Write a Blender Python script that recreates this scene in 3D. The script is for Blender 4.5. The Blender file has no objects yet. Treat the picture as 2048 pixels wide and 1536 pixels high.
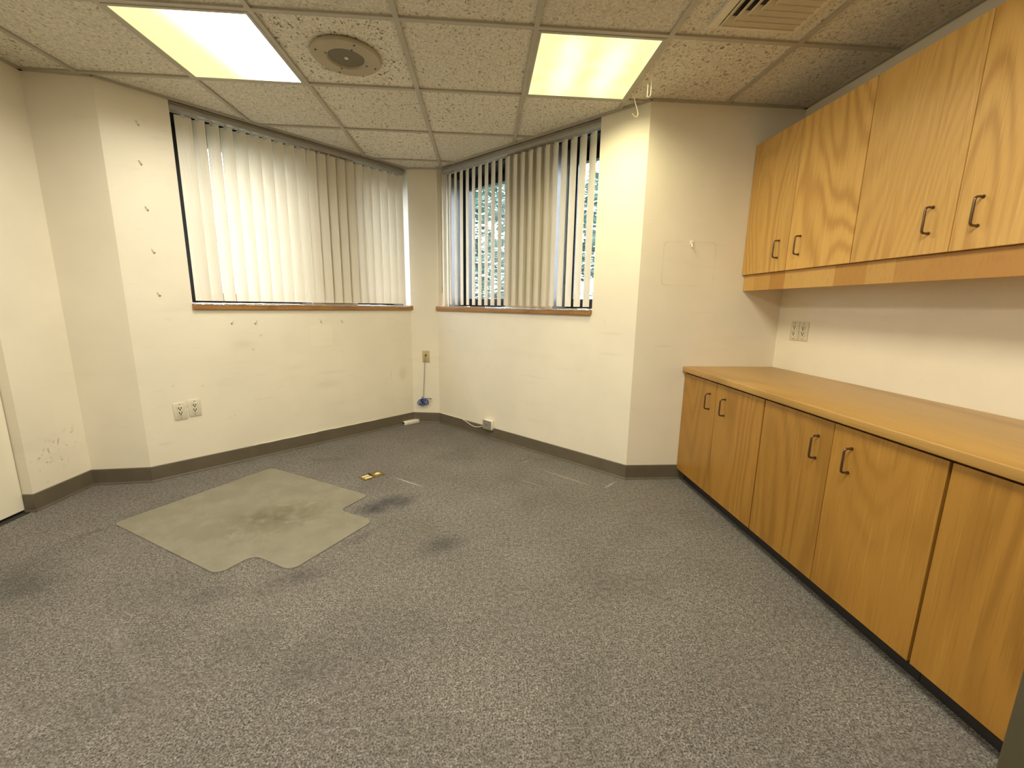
import bpy, bmesh, math, random
from mathutils import Vector, Matrix, noise as mnoise
random.seed(7)
S = bpy.context.scene
COL = S.collection
PI = math.pi

# ------------------------------------------------------------------ camera
H = 1.1776
cam_d = bpy.data.cameras.new('camera'); cam = bpy.data.objects.new('camera', cam_d); COL.objects.link(cam)
cam_d.sensor_width = 36.0; cam_d.sensor_fit = 'HORIZONTAL'
cam_d.lens = 838.1 / 2048 * 36; cam_d.clip_start = 0.02
a, b, c = math.radians(-10.609), math.radians(-0.925), math.radians(-4.173)
Rm = Matrix.Rotation(c, 3, 'Z') @ Matrix.Rotation(a, 3, 'X') @ Matrix.Rotation(b, 3, 'Y')
cx, cy, cz = Rm.col[0], Rm.col[1], Rm.col[2]
M = Matrix((( cx[0], cz[0], -cy[0], 0), (cx[1], cz[1], -cy[1], 0), (cx[2], cz[2], -cy[2], H), (0, 0, 0, 1)))
cam.matrix_world = M
S.camera = cam

# ------------------------------------------------------------------ room numbers
ZC = 2.3811
XL = -2.490
P0 = Vector((XL, 2.358)); P1 = Vector((XL, 2.712)); P2 = Vector((-2.1557, 2.7463))
P3 = Vector((-0.6868, 4.1682)); P4 = Vector((-0.4242, 4.1341)); P5 = Vector((0.9982, 2.6876))
YB = 2.6876; XB = 1.9672; YF = 0.650; YN = -1.60
DOOR_Y0 = 1.448

# ------------------------------------------------------------------ node helpers
class N:
    def __init__(s, name):
        s.m = bpy.data.materials.new(name); s.m.use_nodes = True
        s.t = s.m.node_tree; s.t.nodes.clear()
        s.out = s.t.nodes.new('ShaderNodeOutputMaterial')
    def n(s, typ, **kw):
        d = s.t.nodes.new(typ)
        for k, v in kw.items(): setattr(d, k, v)
        return d
    def put(s, sock, v):
        if isinstance(v, bpy.types.NodeSocket): s.t.links.new(v, sock)
        elif isinstance(v, (int, float)) and sock.type in ('RGBA', 'VECTOR'):
            sock.default_value = (v, v, v, 1) if sock.type == 'RGBA' else (v, v, v)
        elif isinstance(v, tuple) and sock.type == 'RGBA' and len(v) == 3: sock.default_value = (*v, 1)
        else: sock.default_value = v
    def pos(s): return s.n('ShaderNodeNewGeometry').outputs['Position']
    def obj(s): return s.n('ShaderNodeTexCoord').outputs['Object']
    def rnd(s): return s.n('ShaderNodeObjectInfo').outputs['Random']
    def math(s, op, a, b=0.0, clamp=False):
        d = s.n('ShaderNodeMath', operation=op, use_clamp=clamp); s.put(d.inputs[0], a)
        if len(d.inputs) > 1: s.put(d.inputs[1], b)
        return d.outputs[0]
    def vmath(s, op, a, b=(0, 0, 0)):
        d = s.n('ShaderNodeVectorMath', operation=op); s.put(d.inputs[0], a); s.put(d.inputs[1], b)
        return d.outputs[1] if op == 'LENGTH' else d.outputs[0]
    def mapping(s, v, loc=(0, 0, 0), rot=(0, 0, 0), sc=(1, 1, 1), typ='POINT'):
        d = s.n('ShaderNodeMapping', vector_type=typ); s.put(d.inputs['Vector'], v)
        d.inputs['Location'].default_value = loc; d.inputs['Rotation'].default_value = rot; d.inputs['Scale'].default_value = sc
        return d.outputs[0]
    def noise(s, v, scale, detail=3, rough=0.5, dist=0.0, w=None):
        d = s.n('ShaderNodeTexNoise'); s.put(d.inputs['Vector'], v)
        d.inputs['Scale'].default_value = scale; d.inputs['Detail'].default_value = detail
        d.inputs['Roughness'].default_value = rough; d.inputs['Distortion'].default_value = dist
        return d.outputs[0]
    def voro(s, v, scale, feature='F1'):
        d = s.n('ShaderNodeTexVoronoi', feature=feature); s.put(d.inputs['Vector'], v); d.inputs['Scale'].default_value = scale
        return d.outputs[0]
    def rng(s, v, a0, a1, b0=0.0, b1=1.0, smooth=True):
        d = s.n('ShaderNodeMapRange', interpolation_type='SMOOTHSTEP' if smooth else 'LINEAR')
        s.put(d.inputs[0], v)
        for i, x in enumerate((a0, a1, b0, b1)): d.inputs[i + 1].default_value = x
        return d.outputs[0]
    def mix(s, f, a, b, blend='MIX'):
        d = s.n('ShaderNodeMix', data_type='RGBA', blend_type=blend)
        s.put(d.inputs[0], f); s.put(d.inputs[6], a); s.put(d.inputs[7], b)
        return d.outputs[2]
    def blob(s, v, c, r, ang=0.0, soft=0.0, rot=None):
        """1 inside an ellipsoid spot at c with radii r, fading to 0 at its rim"""
        m = s.mapping(v, c, rot or (0, 0, ang), r, 'TEXTURE')
        return s.rng(s.vmath('LENGTH', m), soft, 1.0, 1.0, 0.0)
    def bump(s, h, strength=0.2, dist=0.01):
        d = s.n('ShaderNodeBump'); s.put(d.inputs['Height'], h)
        d.inputs['Strength'].default_value = strength; d.inputs['Distance'].default_value = dist
        return d.outputs[0]
    def pbsdf(s, col, rough=0.5, metal=0.0, normal=None, spec=0.5, **kw):
        d = s.n('ShaderNodeBsdfPrincipled'); s.put(d.inputs['Base Color'], col); s.put(d.inputs['Roughness'], rough)
        s.put(d.inputs['Metallic'], metal); s.put(d.inputs['Specular IOR Level'], spec)
        if normal is not None: s.put(d.inputs['Normal'], normal)
        for k, v in kw.items(): s.put(d.inputs[k], v)
        return d.outputs[0]
    def done(s, sh): s.t.links.new(sh, s.out.inputs['Surface']); return s.m

def simple(name, col, rough=0.5, metal=0.0, var=0.06, scale=30, spec=0.5):
    k = N(name); p = k.obj()
    f = k.rng(k.noise(p, scale, 3), 0.3, 0.7, 1 - var, 1 + var)
    return k.done(k.pbsdf(k.vmath('MULTIPLY', col, f), rough, metal, spec=spec))

# ------------------------------------------------------------------ materials
WALLC = (0.81, 0.745, 0.605)
def wall_mat(name, marks=None):
    k = N(name); p = k.pos()
    f = k.rng(k.noise(p, 2.2, 4, 0.55), 0.3, 0.7, 0.965, 1.03)
    colr = k.vmath('MULTIPLY', WALLC, f)
    f2 = k.rng(k.noise(k.mapping(p, sc=(1, 1, 6)), 1.4, 5, 0.6), 0.56, 0.72, 0, 0.10)
    colr = k.mix(f2, colr, (0.52, 0.44, 0.29))
    if marks: colr = marks(k, p, colr)
    b = k.bump(k.noise(p, 260, 2), 0.08, 0.002)
    return k.done(k.pbsdf(colr, 0.62, normal=b, spec=0.3))

def seg_len(k, p, a, b):
    return None
def marks_left(k, p, col):
    n = k.noise(p, 26, 4, 0.6)
    for c_, r_, lo, hi, s_ in (((XL, 2.50, .30), (.3, .17, .12), .60, .68, .5), ((XL, 2.62, .33), (.3, .07, .14), .57, .66, .45), ((XL, 2.5, .19), (.3, .2, .10), .60, .72, .35)):
        col = k.mix(k.math('MULTIPLY', k.math('MULTIPLY', k.blob(p, c_, r_), k.rng(n, lo, hi)), s_), col, (0.22, 0.17, 0.10))
    for c_, r_, an in (((XL, 2.425, .287), (.2, .016, .007), .5), ((XL, 2.482, .31), (.2, .007, .026), .25), ((XL, 2.545, .35), (.2, .007, .035), -.3), ((XL, 2.462, .25), (.2, .01, .008), 0), ((XL, 2.548, .235), (.2, .008, .006), 0)):
        col = k.mix(k.math('MULTIPLY', k.blob(p, c_, r_, rot=(an, 0, 0), soft=.1), .55), col, (0.25, 0.2, 0.12))
    return col
def tw(t, z):  # a spot on the left window wall
    d = (P3 - P2).normalized(); q = P2 + d * t; return (q.x, q.y, z)
def marks_window(k, p, col):
    aw = math.atan2(P3.y - P2.y, P3.x - P2.x)
    n = k.noise(p, 9, 4, 0.6)
    for t, z, r, s_ in ((1.93, .51, (.07, .3, .10), .22), (1.80, .52, (.012, .3, .07), .2), (1.20, .50, (.16, .3, .05), .14), (.60, .87, (.12, .3, .05), .14), (1.25, .60, (.2, .3, .02), .10)):
        col = k.mix(k.math('MULTIPLY', k.blob(p, tw(t, z), r, ang=aw), s_), col, (0.40, 0.27, 0.15))
    for t, z in ((1.17, .91), ):   # paler patch where something was stuck
        m = k.mapping(p, tw(t, z), (0, 0, aw), (.09, .3, .085), 'TEXTURE')
        a_ = k.vmath('ABSOLUTE', m); sx = k.n('ShaderNodeSeparateXYZ'); k.put(sx.inputs[0], a_)
        f = k.math('MULTIPLY', k.rng(sx.outputs[0], .95, 1.0, 1, 0), k.rng(sx.outputs[2], .95, 1.0, 1, 0))
        col = k.mix(k.math('MULTIPLY', f, .28), col, (0.90, 0.82, 0.62))
    for t, z, r in ((.225, .47, .02), (.33, .60, .01), (.17, .62, .012), (.50, .36, .01), (1.55, .84, .006), (.72, .93, .02), (.66, .83, .02)):
        col = k.mix(k.math('MULTIPLY', k.blob(p, tw(t, z), (r, .2, r * .7), ang=aw), .3), col, (0.3, 0.22, 0.12))
    f = k.math('MULTIPLY', k.rng(k.noise(k.mapping(p, sc=(3, 3, 14)), 2.0, 5, .65), .60, .75), .13)
    return k.mix(f, col, (0.35, 0.27, 0.16))
def marks_back(k, p, col):
    # faint residue line of a removed square holder
    m = k.mapping(p, (1.316, YB, 1.455), (0, 0, 0), (.172, .3, .135), 'TEXTURE')
    sx = k.n('ShaderNodeSeparateXYZ'); k.put(sx.inputs[0], k.vmath('ABSOLUTE', m))
    d = k.math('POWER', k.math('ADD', k.math('POWER', sx.outputs[0], 12.0), k.math('POWER', sx.outputs[2], 12.0)), 1 / 12)
    ring = k.math('MULTIPLY', k.rng(d, .955, .985), k.rng(d, 1.0, 1.03, 1, 0))
    n = k.rng(k.noise(p, 14, 3), .35, .65, .03, .22)
    col = k.mix(k.math('MULTIPLY', ring, n), col, (0.42, 0.33, 0.17))
    for c_, r_ in (((1.45, YB, 1.15), (.12, .2, .004)), ((1.20, YB, .93), (.10, .2, .01))):
        col = k.mix(k.math('MULTIPLY', k.blob(p, c_, r_), .2), col, (0.42, 0.33, 0.17))
    return col
def marks_right(k, p, col):
    aw = math.atan2(P5.y - P4.y, P5.x - P4.x); d = (P5 - P4).normalized()
    def q(t, z): v = P4 + d * t; return (v.x, v.y, z)
    for t, z, r, s_ in ((1.86, 1.0, (.12, .2, .012), .16), (1.86, .86, (.12, .2, .01), .14), (1.80, 1.07, (.006, .2, .03), .2), (.55, .75, (.02, .2, .01), .2), (.42, .38, (.012, .2, .01), .3), (1.2, .62, (.3, .2, .012), .07)):
        col = k.mix(k.math('MULTIPLY', k.blob(p, q(t, z), r, ang=aw), s_), col, (0.34, 0.26, 0.15))
    return col
M_WALL = wall_mat('wall_paint'); M_WALL_L = wall_mat('wall_paint_scuffed', marks_left)
M_WALL_W = wall_mat('wall_paint_marked', marks_window); M_WALL_B = wall_mat('wall_paint_residue', marks_back)
M_WALL_R = wall_mat('wall_paint_streaked', marks_right)

def carpet():
    k = N('carpet'); p = k.pos()
    n1 = k.noise(p, 175, 4, 0.75); n2 = k.noise(p, 80, 3, 0.65); n3 = k.noise(p, 1.6, 4, 0.6)
    colr = k.mix(k.rng(n1, 0.38, 0.62), (0.050, 0.045, 0.040), (0.320, 0.294, 0.258))
    colr = k.mix(k.rng(n2, 0.36, 0.64, 0, .42), colr, (0.150, 0.138, 0.120))
    ds = k.rng(k.noise(k.vmath('ADD', p, (3, 3, 0)), 210, 3, .6), .56, .66); colr = k.mix(k.math('MULTIPLY', ds, .6), colr, (0.045, 0.040, 0.036))
    fl = k.rng(k.noise(p, 290, 2), 0.60, 0.70); colr = k.mix(k.math('MULTIPLY', fl, .5), colr, (0.34, 0.31, 0.28))
    colr = k.vmath('MULTIPLY', colr, k.rng(n3, .3, .7, .90, 1.08))
    colr = k.mix(k.rng(k.noise(k.vmath('ADD', p, (5, 2, 0)), 3.4, 3, .6), .5, .66, 0, .30), colr, (0.165, 0.135, 0.125))
    colr = k.mix(k.rng(k.noise(k.vmath('ADD', p, (1, 7, 0)), 2.6, 3, .6), .5, .66, 0, .28), colr, (0.105, 0.10, 0.082))
    colr = k.vmath('MULTIPLY', colr, k.rng(k.noise(p, 55, 4, .75), .33, .67, .74, 1.28))
    dn = k.noise(p, 7, 4, .65)
    def dirt(c_, r_, ang, s_, dark=(0.032, 0.030, 0.031)):
        nonlocal colr
        f = k.math('MULTIPLY', k.blob(p, (c_[0], c_[1], 0), (r_[0], r_[1], 1), ang), k.rng(dn, .30, .62, .35, 1))
        colr = k.mix(k.math('MULTIPLY', f, s_), colr, dark)
    dirt((-.56, 2.375), (.24, .14), .55, 1.0, (0.020, 0.021, 0.033))
    dirt((-.66, 2.33), (.14, .10), .4, .45)
    dirt((-.20, 1.925), (.19, .12), .5, .50)
    dirt((-.80, 1.70), (.22, .10), .5, .45); dirt((-1.10, 1.60), (.16, .09), .3, .4); dirt((-.62, 2.0), (.18, .05), .9, .45)
    dirt((-1.93, 1.70), (.38, .24), -.5, .42); dirt((-1.15, 3.12), (.20, .09), .1, .40, (.05, .047, .028)); dirt((-1.5, 2.0), (.2, .05), -.5, .3)
    dirt((-2.0, 2.1), (.12, .04), .9, .4); dirt((-1.7, 1.2), (.5, .3), .2, .25); dirt((-.5, 1.3), (.5, .35), .3, .15)
    def line(x0, y0, x1, y1, w, s_, lc=(0.42, 0.385, 0.345)):
        nonlocal colr
        L = math.hypot(x1 - x0, y1 - y0) / 2
        f = k.blob(p, ((x0 + x1) / 2, (y0 + y1) / 2, 0), (L, w, 1), math.atan2(y1 - y0, x1 - x0), .3)
        colr = k.mix(k.math('MULTIPLY', f, s_), colr, lc)
    line(-.63, 2.79, -.35, 2.585, .010, .75); line(.38, 2.93, .80, 2.52, .014, .35); line(.79, 2.53, .93, 2.66, .014, .5); line(.25, 2.98, .42, 3.1, .012, .3)
    line(-1.50, 1.56, -.93, 1.10, .035, .08); line(.62, .84, .95, .90, .03, .05); line(.45, 2.55, .2, 2.75, .008, .3)
    h = k.math('ADD', n1, k.math('MULTIPLY', n2, .7))
    return k.done(k.pbsdf(colr, 0.95, normal=k.bump(h, 0.55, 0.006), spec=0.08))
M_CARPET = carpet()

X0T, Y0T, T = -2.202, 1.487, 0.6096
def ceiling_tile():
    k = N('ceiling_tile'); p = k.pos()
    cell = k.vmath('FLOOR', k.mapping(p, (-X0T / T, -Y0T / T, 0), (0, 0, 0), (1 / T, 1 / T, 0)))
    w = k.n('ShaderNodeTexWhiteNoise'); k.put(w.inputs['Vector'], cell); rv = w.outputs['Value']; rc = w.outputs['Color']
    q = k.vmath('ADD', p, k.vmath('MULTIPLY', rc, (9, 9, 9)))
    qa = k.mapping(q, rot=(0, 0, .5), sc=(1, .62, 1))
    fis = k.math('ADD', k.rng(k.noise(qa, 80, 3, .62, .6), .57, .655), k.rng(k.noise(q, 150, 2), .66, .72, 0, .8), clamp=True)
    fis = k.math('MULTIPLY', fis, k.rng(rv, 0, 1, .45, .95, False))
    base = k.vmath('MULTIPLY', (0.70, 0.65, 0.54), k.rng(rv, 0, 1, .93, 1.06, False))
    base = k.vmath('MULTIPLY', base, k.rng(k.noise(q, 90, 3), .3, .7, .86, 1.12))
    colr = k.mix(fis, base, (0.16, 0.135, 0.095))
    h = k.math('SUBTRACT', k.math('MULTIPLY', k.noise(q, 120, 2), .4), fis)
    return k.done(k.pbsdf(colr, 0.95, normal=k.bump(h, .5, .004), spec=.05))
M_TILE = ceiling_tile()
M_TEE = simple('ceiling_tee_paint', (0.43, 0.39, 0.31), .45, 0, .05, 12)

def oak(name, base, dark, light, axis='Z', ring=26.0, rough=0.42):
    k = N(name); p = k.obj(); r = k.rnd()
    off = k.n('ShaderNodeCombineXYZ'); k.put(off.inputs[0], k.math('MULTIPLY', r, 37.0)); k.put(off.inputs[1], k.math('MULTIPLY', r, 91.0)); k.put(off.inputs[2], k.math('MULTIPLY', r, 53.0))
    q = k.vmath('ADD', p, off.outputs[0])
    sc = (1, 1, .22) if axis == 'Z' else (1, .22, 1)
    fs = (1, 1, .03) if axis == 'Z' else (1, .03, 1)
    a1 = k.noise(k.mapping(q, sc=sc), 2.3, 1.5, .4, .25)
    wob = k.noise(k.mapping(q, sc=fs), 40, 3, .6)
    ph = k.math('ADD', k.math('MULTIPLY', a1, ring * 6.28), k.math('MULTIPLY', wob, 2.6))
    g = k.math('ADD', k.math('MULTIPLY', k.math('SINE', ph), .5), .5)
    g = k.math('POWER', g, 1.7)
    fade = k.rng(k.noise(k.mapping(q, sc=sc), 3.1, 2), .36, .62, .25, 1.0)
    g = k.math('MULTIPLY', g, fade)
    colr = k.mix(k.math('MULTIPLY', g, .62), base, dark)
    pores = k.rng(k.noise(k.mapping(q, sc=fs), 170, 2, .6), .54, .68)
    colr = k.mix(k.math('MULTIPLY', pores, .34), colr, dark)
    fleck = k.rng(k.noise(k.mapping(q, (3, 5, 7), sc=fs), 110, 2), .58, .72)
    colr = k.mix(k.math('MULTIPLY', fleck, .35), colr, light)
    colr = k.vmath('MULTIPLY', colr, k.rng(r, 0, 1, .94, 1.06, False))
    h = k.math('ADD', k.math('MULTIPLY', pores, -.6), k.math('MULTIPLY', g, -.2))
    return k.done(k.pbsdf(colr, rough, normal=k.bump(h, .12, .002), spec=.45, **{'Coat Weight': .12, 'Coat Roughness': .35}))
M_OAK_UP = oak('oak_upper', (0.60, 0.345, 0.092), (0.36, 0.17, 0.032), (0.74, 0.49, 0.17), ring=32)
M_OAK_LOW = oak('oak_lower', (0.375, 0.185, 0.029), (0.235, 0.105, 0.013), (0.48, 0.265, 0.055), ring=17)
M_OAK_TOP = oak('oak_worktop', (0.475, 0.275, 0.073), (0.30, 0.155, 0.035), (0.58, 0.365, 0.12), axis='Y', ring=6, rough=.38)
def valance_mat():
    k = N('oak_block_valance'); p = k.obj()
    sx = k.n('ShaderNodeSeparateXYZ'); k.put(sx.inputs[0], p)
    cell = k.math('FLOOR', k.math('MULTIPLY', k.math('ADD', sx.outputs[1], k.math('MULTIPLY', k.math('SINE', k.math('MULTIPLY', sx.outputs[1], 9.0)), .03)), 6.4))
    w = k.n('ShaderNodeTexWhiteNoise', noise_dimensions='1D'); k.put(w.inputs['W'], cell)
    colr = k.mix(k.rng(w.outputs['Value'], 0, 1, 0, 1, False), (0.40, 0.195, 0.042), (0.56, 0.335, 0.10))
    pores = k.rng(k.noise(k.mapping(p, sc=(1, 1, .12)), 190, 2), .52, .68)
    colr = k.mix(k.math('MULTIPLY', pores, .25), colr, (0.27, 0.125, 0.024))
    return k.done(k.pbsdf(colr, .42, spec=.4))
M_VALANCE = valance_mat()
M_CARCASS = simple('cabinet_carcass', (0.16, 0.05, 0.03), .6)
M_CARCASS_OAK = oak('oak_panel', (0.46, 0.25, 0.065), (0.27, 0.125, 0.024), (0.6, 0.38, 0.12), ring=5)
M_KICK = simple('toe_kick_vinyl', (0.022, 0.020, 0.018), .5)
M_BRONZE = simple('bronze_metal', (0.16, 0.105, 0.06), .33, .85, .1)
M_BASE = simple('baseboard_vinyl', (0.125, 0.103, 0.069), .52, 0, .08, 9)
M_SILL = oak('sill_wood', (0.36, 0.18, 0.055), (0.22, 0.09, 0.02), (0.48, 0.27, 0.10), axis='Y', ring=5, rough=.3)
M_WHITEPL = simple('ivory_plastic', (0.70, 0.64, 0.50), .35, 0, .06, 40)
M_WHITEPL2 = simple('white_plastic', (0.86, 0.80, 0.70), .35, 0, .04, 40)
M_GREYPL = simple('grey_plastic', (0.27, 0.255, 0.205), .5, 0, .1, 60)
M_TANPL = simple('tan_plastic', (0.52, 0.42, 0.22), .4, 0, .05)
M_DARK = simple('dark_slot', (0.03, 0.024, 0.014), .6)
M_BLACKFR = simple('dark_bronze_frame', (0.012, 0.013, 0.015), .35, .3, .1)
M_FRAME = simple('frame_unlit_tone', (0.085, 0.072, 0.040), .5, 0, .05, 8)  # dark tone stands in for the missing light on the door frame
M_LINER = simple('grey_jamb_metal', (0.17, 0.175, 0.18), .45, .2, .05, 8)
M_DOOR = simple('door_paint', (0.86, 0.80, 0.64), .4, 0, .03, 3)
M_BLUE = simple('blue_cable', (0.02, 0.07, 0.33), .4)
M_BLUEGREY = simple('blue_grey_cable', (0.16, 0.19, 0.26), .4)
M_WHITECAB = simple('white_cable', (0.80, 0.74, 0.60), .45)
M_BRASS = simple('brass_plate', (0.30, 0.215, 0.07), .34, .8, .15, 60)
M_BRASS2 = simple('brass_flap', (0.92, 0.80, 0.45), .25, .35, .05)
M_RAIL = simple('head_rail_metal', (0.42, 0.39, 0.34), .42, .25, .04)
M_SPEAKER = simple('speaker_paint', (0.40, 0.335, 0.225), .5, 0, .05, 8)
M_GRILLE = (lambda k: k.done(k.pbsdf(k.mix(k.rng(k.voro(k.obj(), 420), .25, .4), (0.03, 0.025, 0.015), (0.17, 0.14, 0.085)), .6)))(N('speaker_grille'))
M_VENT = simple('vent_paint', (0.74, 0.67, 0.51), .45, 0, .05, 8)
M_WIRE = simple('wire_hook_plastic', (0.90, 0.80, 0.58), .3)
M_CLIP = simple('vane_clip', (0.62, 0.60, 0.57), .4)

def vane_mat():
    k = N('vane_vinyl'); p = k.obj()
    colr = k.vmath('MULTIPLY', (0.86, 0.80, 0.66), k.rng(k.noise(k.mapping(p, sc=(1, 1, .02)), 260, 2), .3, .7, .94, 1.05))
    d = k.n('ShaderNodeBsdfTranslucent'); k.put(d.inputs[0], (0.87, 0.84, 0.77))
    m = k.n('ShaderNodeMixShader'); m.inputs[0].default_value = .29
    k.t.links.new(k.pbsdf(colr, .45, spec=.4), m.inputs[1]); k.t.links.new(d.outputs[0], m.inputs[2])
    return k.done(m.outputs[0])
M_VANE = vane_mat()
def glass_mat():
    k = N('window_glass')
    t = k.n('ShaderNodeBsdfTransparent'); k.put(t.inputs[0], (0.92, 0.935, 0.95))
    g = k.n('ShaderNodeBsdfGlossy'); g.inputs['Roughness'].default_value = .02
    m = k.n('ShaderNodeMixShader'); m.inputs[0].default_value = .05; k.t.links.new(t.outputs[0], m.inputs[1]); k.t.links.new(g.outputs[0], m.inputs[2])
    return k.done(m.outputs[0])
M_GLASS = glass_mat()
def film_mat():
    k = N('clear_film')
    t = k.n('ShaderNodeBsdfTransparent')
    n = k.bump(k.noise(k.pos(), 45, 3), .6, .01)
    g = k.n('ShaderNodeBsdfGlossy'); g.inputs['Roughness'].default_value = .12; k.put(g.inputs['Color'], (.95, .95, .95)); k.put(g.inputs['Normal'], n)
    m = k.n('ShaderNodeMixShader'); m.inputs[0].default_value = .38
    k.t.links.new(t.outputs[0], m.inputs[1]); k.t.links.new(g.outputs[0], m.inputs[2])
    return k.done(m.outputs[0])
M_FILM = film_mat()
def mat_vinyl():
    k = N('chair_mat_vinyl'); p = k.pos()
    n = k.noise(p, 6, 4, .6)
    colr = k.mix(k.rng(n, .3, .7), (0.275, 0.255, 0.195), (0.325, 0.303, 0.237))
    f = k.math('MULTIPLY', k.blob(p, (-1.15, 2.22, 0), (.42, .27, 1), .35), k.rng(k.noise(p, 14, 5, .7), .32, .62))
    colr = k.mix(k.math('MULTIPLY', f, .75), colr, (0.11, 0.098, 0.05))
    sc_ = k.rng(k.noise(k.mapping(p, rot=(0, 0, .6), sc=(1, .12, 1)), 60, 2), .62, .72)
    colr = k.mix(k.math('MULTIPLY', k.math('MULTIPLY', sc_, f), .6), colr, (0.15, 0.125, 0.06))
    t = k.n('ShaderNodeBsdfTransparent'); k.put(t.inputs[0], (1, .97, .9))
    m = k.n('ShaderNodeMixShader'); m.inputs[0].default_value = .62
    k.t.links.new(t.outputs[0], m.inputs[1])
    k.t.links.new(k.pbsdf(colr, .27, normal=k.bump(k.noise(p, 300, 2), .15, .002), spec=.5), m.inputs[2])
    return k.done(m.outputs[0])
M_MAT = mat_vinyl()
def emis(name, build):
    k = N(name); col, st = build(k)
    e = k.n('ShaderNodeEmission'); k.put(e.inputs[0], col); k.put(e.inputs[1], st)
    return k.done(e.outputs[0])
def lens1(k):
    # two tubes above the lens; the far tube burns much brighter than the near one
    sx = k.n('ShaderNodeSeparateXYZ'); k.put(sx.inputs[0], k.obj())
    f = k.rng(k.math('ADD', sx.outputs[0], k.math('MULTIPLY', sx.outputs[1], -.10)), -.13, .30)
    f2 = k.rng(sx.outputs[0], -.29, -.20)
    colr = k.mix(f, (1.0, .93, .41), (1.0, .97, .88))
    pris = k.rng(k.voro(k.obj(), 120), 0, .5, .94, 1.05)
    return colr, k.math('MULTIPLY', k.math('ADD', .95, k.math('ADD', k.math('MULTIPLY', f, 6.2), k.math('MULTIPLY', f2, .08))), pris)
def lens2(k):
    o = k.obj(); sx = k.n('ShaderNodeSeparateXYZ'); k.put(sx.inputs[0], o)
    f = k.rng(k.math('ABSOLUTE', k.math('SUBTRACT', k.math('ABSOLUTE', sx.outputs[0]), .11)), .0, .12, 1, 0)
    f = k.math('MULTIPLY', f, k.rng(k.math('ABSOLUTE', sx.outputs[1]), .16, .30, 1, .3))
    n = k.rng(k.noise(o, 9, 4), .35, .65, .0, .35)
    colr = k.mix(k.math('ADD', k.math('MULTIPLY', f, .8), n), (1.0, .95, .38), (1.0, .985, .60))
    dust = None
    for c_ in ((-.05, .13), (-.015, .10), (-.20, .22), (.10, .19), (.20, .05)):
        d_ = k.blob(o, (c_[0], c_[1], 0), (.008, .008, 1), 0, .4); dust = d_ if dust is None else k.math('ADD', dust, d_)
    pris = k.rng(k.voro(o, 110), 0, .5, .96, 1.03)
    st = k.math('MULTIPLY', k.math('ADD', 1.0, k.math('MULTIPLY', f, .22)), pris)
    return k.mix(k.math('MULTIPLY', dust, .45), colr, (.55, .45, .15)), st
M_LENS1 = emis('light_lens_white', lens1); M_LENS2 = emis('light_lens_yellowed', lens2)
M_LENS_FILL = emis('fill_light_lens', lambda k: (k.mix(k.rng(k.voro(k.obj(), 110), 0, .5), (1, .95, .80), (1, .97, .86)), 5.0))  # glowing lens for the added ceiling lights out of view
M_GRASS = simple('grass', (0.085, 0.088, 0.062), .9, 0, .3, 3)
M_BARK = simple('bark', (0.06, 0.045, 0.03), .9, 0, .3, 8)
def leaf_mat(name, c1, c2):
    k = N(name)
    f = k.noise(k.pos(), 5, 3)
    colr = k.mix(k.rng(f, .35, .65), c1, c2)
    d = k.n('ShaderNodeBsdfTranslucent'); k.put(d.inputs[0], colr)
    m = k.n('ShaderNodeMixShader'); m.inputs[0].default_value = .35
    k.t.links.new(k.pbsdf(colr, .4), m.inputs[1]); k.t.links.new(d.outputs[0], m.inputs[2])
    return k.done(m.outputs[0])
M_LEAF = leaf_mat('leaf_green', (0.022, 0.055, 0.048), (0.085, 0.165, 0.12))

# ------------------------------------------------------------------ mesh helpers
def NB(): return bmesh.new()
def frame(a, d):
    """matrix of a wall frame: x along d, y outward (left of d), z up"""
    d = Vector(d).normalized(); n = Vector((-d.y, d.x))
    return Matrix(((d.x, n.x, 0, a[0]), (d.y, n.y, 0, a[1]), (0, 0, 1, 0), (0, 0, 0, 1)))
I4 = Matrix.Identity(4)
def box(bm, lo, hi, mx=I4, bev=0.0, seg=2):
    r = bmesh.ops.create_cube(bm, size=1.0); vs = r['verts']
    c_ = [(lo[i] + hi[i]) / 2 for i in range(3)]; s_ = [hi[i] - lo[i] for i in range(3)]
    for v in vs: v.co = Vector((v.co.x * s_[0] + c_[0], v.co.y * s_[1] + c_[1], v.co.z * s_[2] + c_[2]))
    if bev:
        es = list({e for v in vs for e in v.link_edges})
        rb = bmesh.ops.bevel(bm, geom=es, offset=bev, segments=seg, profile=.5, affect='EDGES')
        vs = list({v for f in rb['faces'] for v in f.verts} | {v for v in vs if v.is_valid})
    bmesh.ops.transform(bm, matrix=mx, verts=vs)
    return vs
def prism(bm, pts, z0, z1, mx=I4):
    lo = [bm.verts.new(mx @ Vector((x, y, z0))) for x, y in pts]; hi = [bm.verts.new(mx @ Vector((x, y, z1))) for x, y in pts]
    n = len(pts)
    bm.faces.new(list(reversed(lo))); bm.faces.new(hi)
    for i in range(n): bm.faces.new((lo[i], lo[(i + 1) % n], hi[(i + 1) % n], hi[i]))
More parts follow.
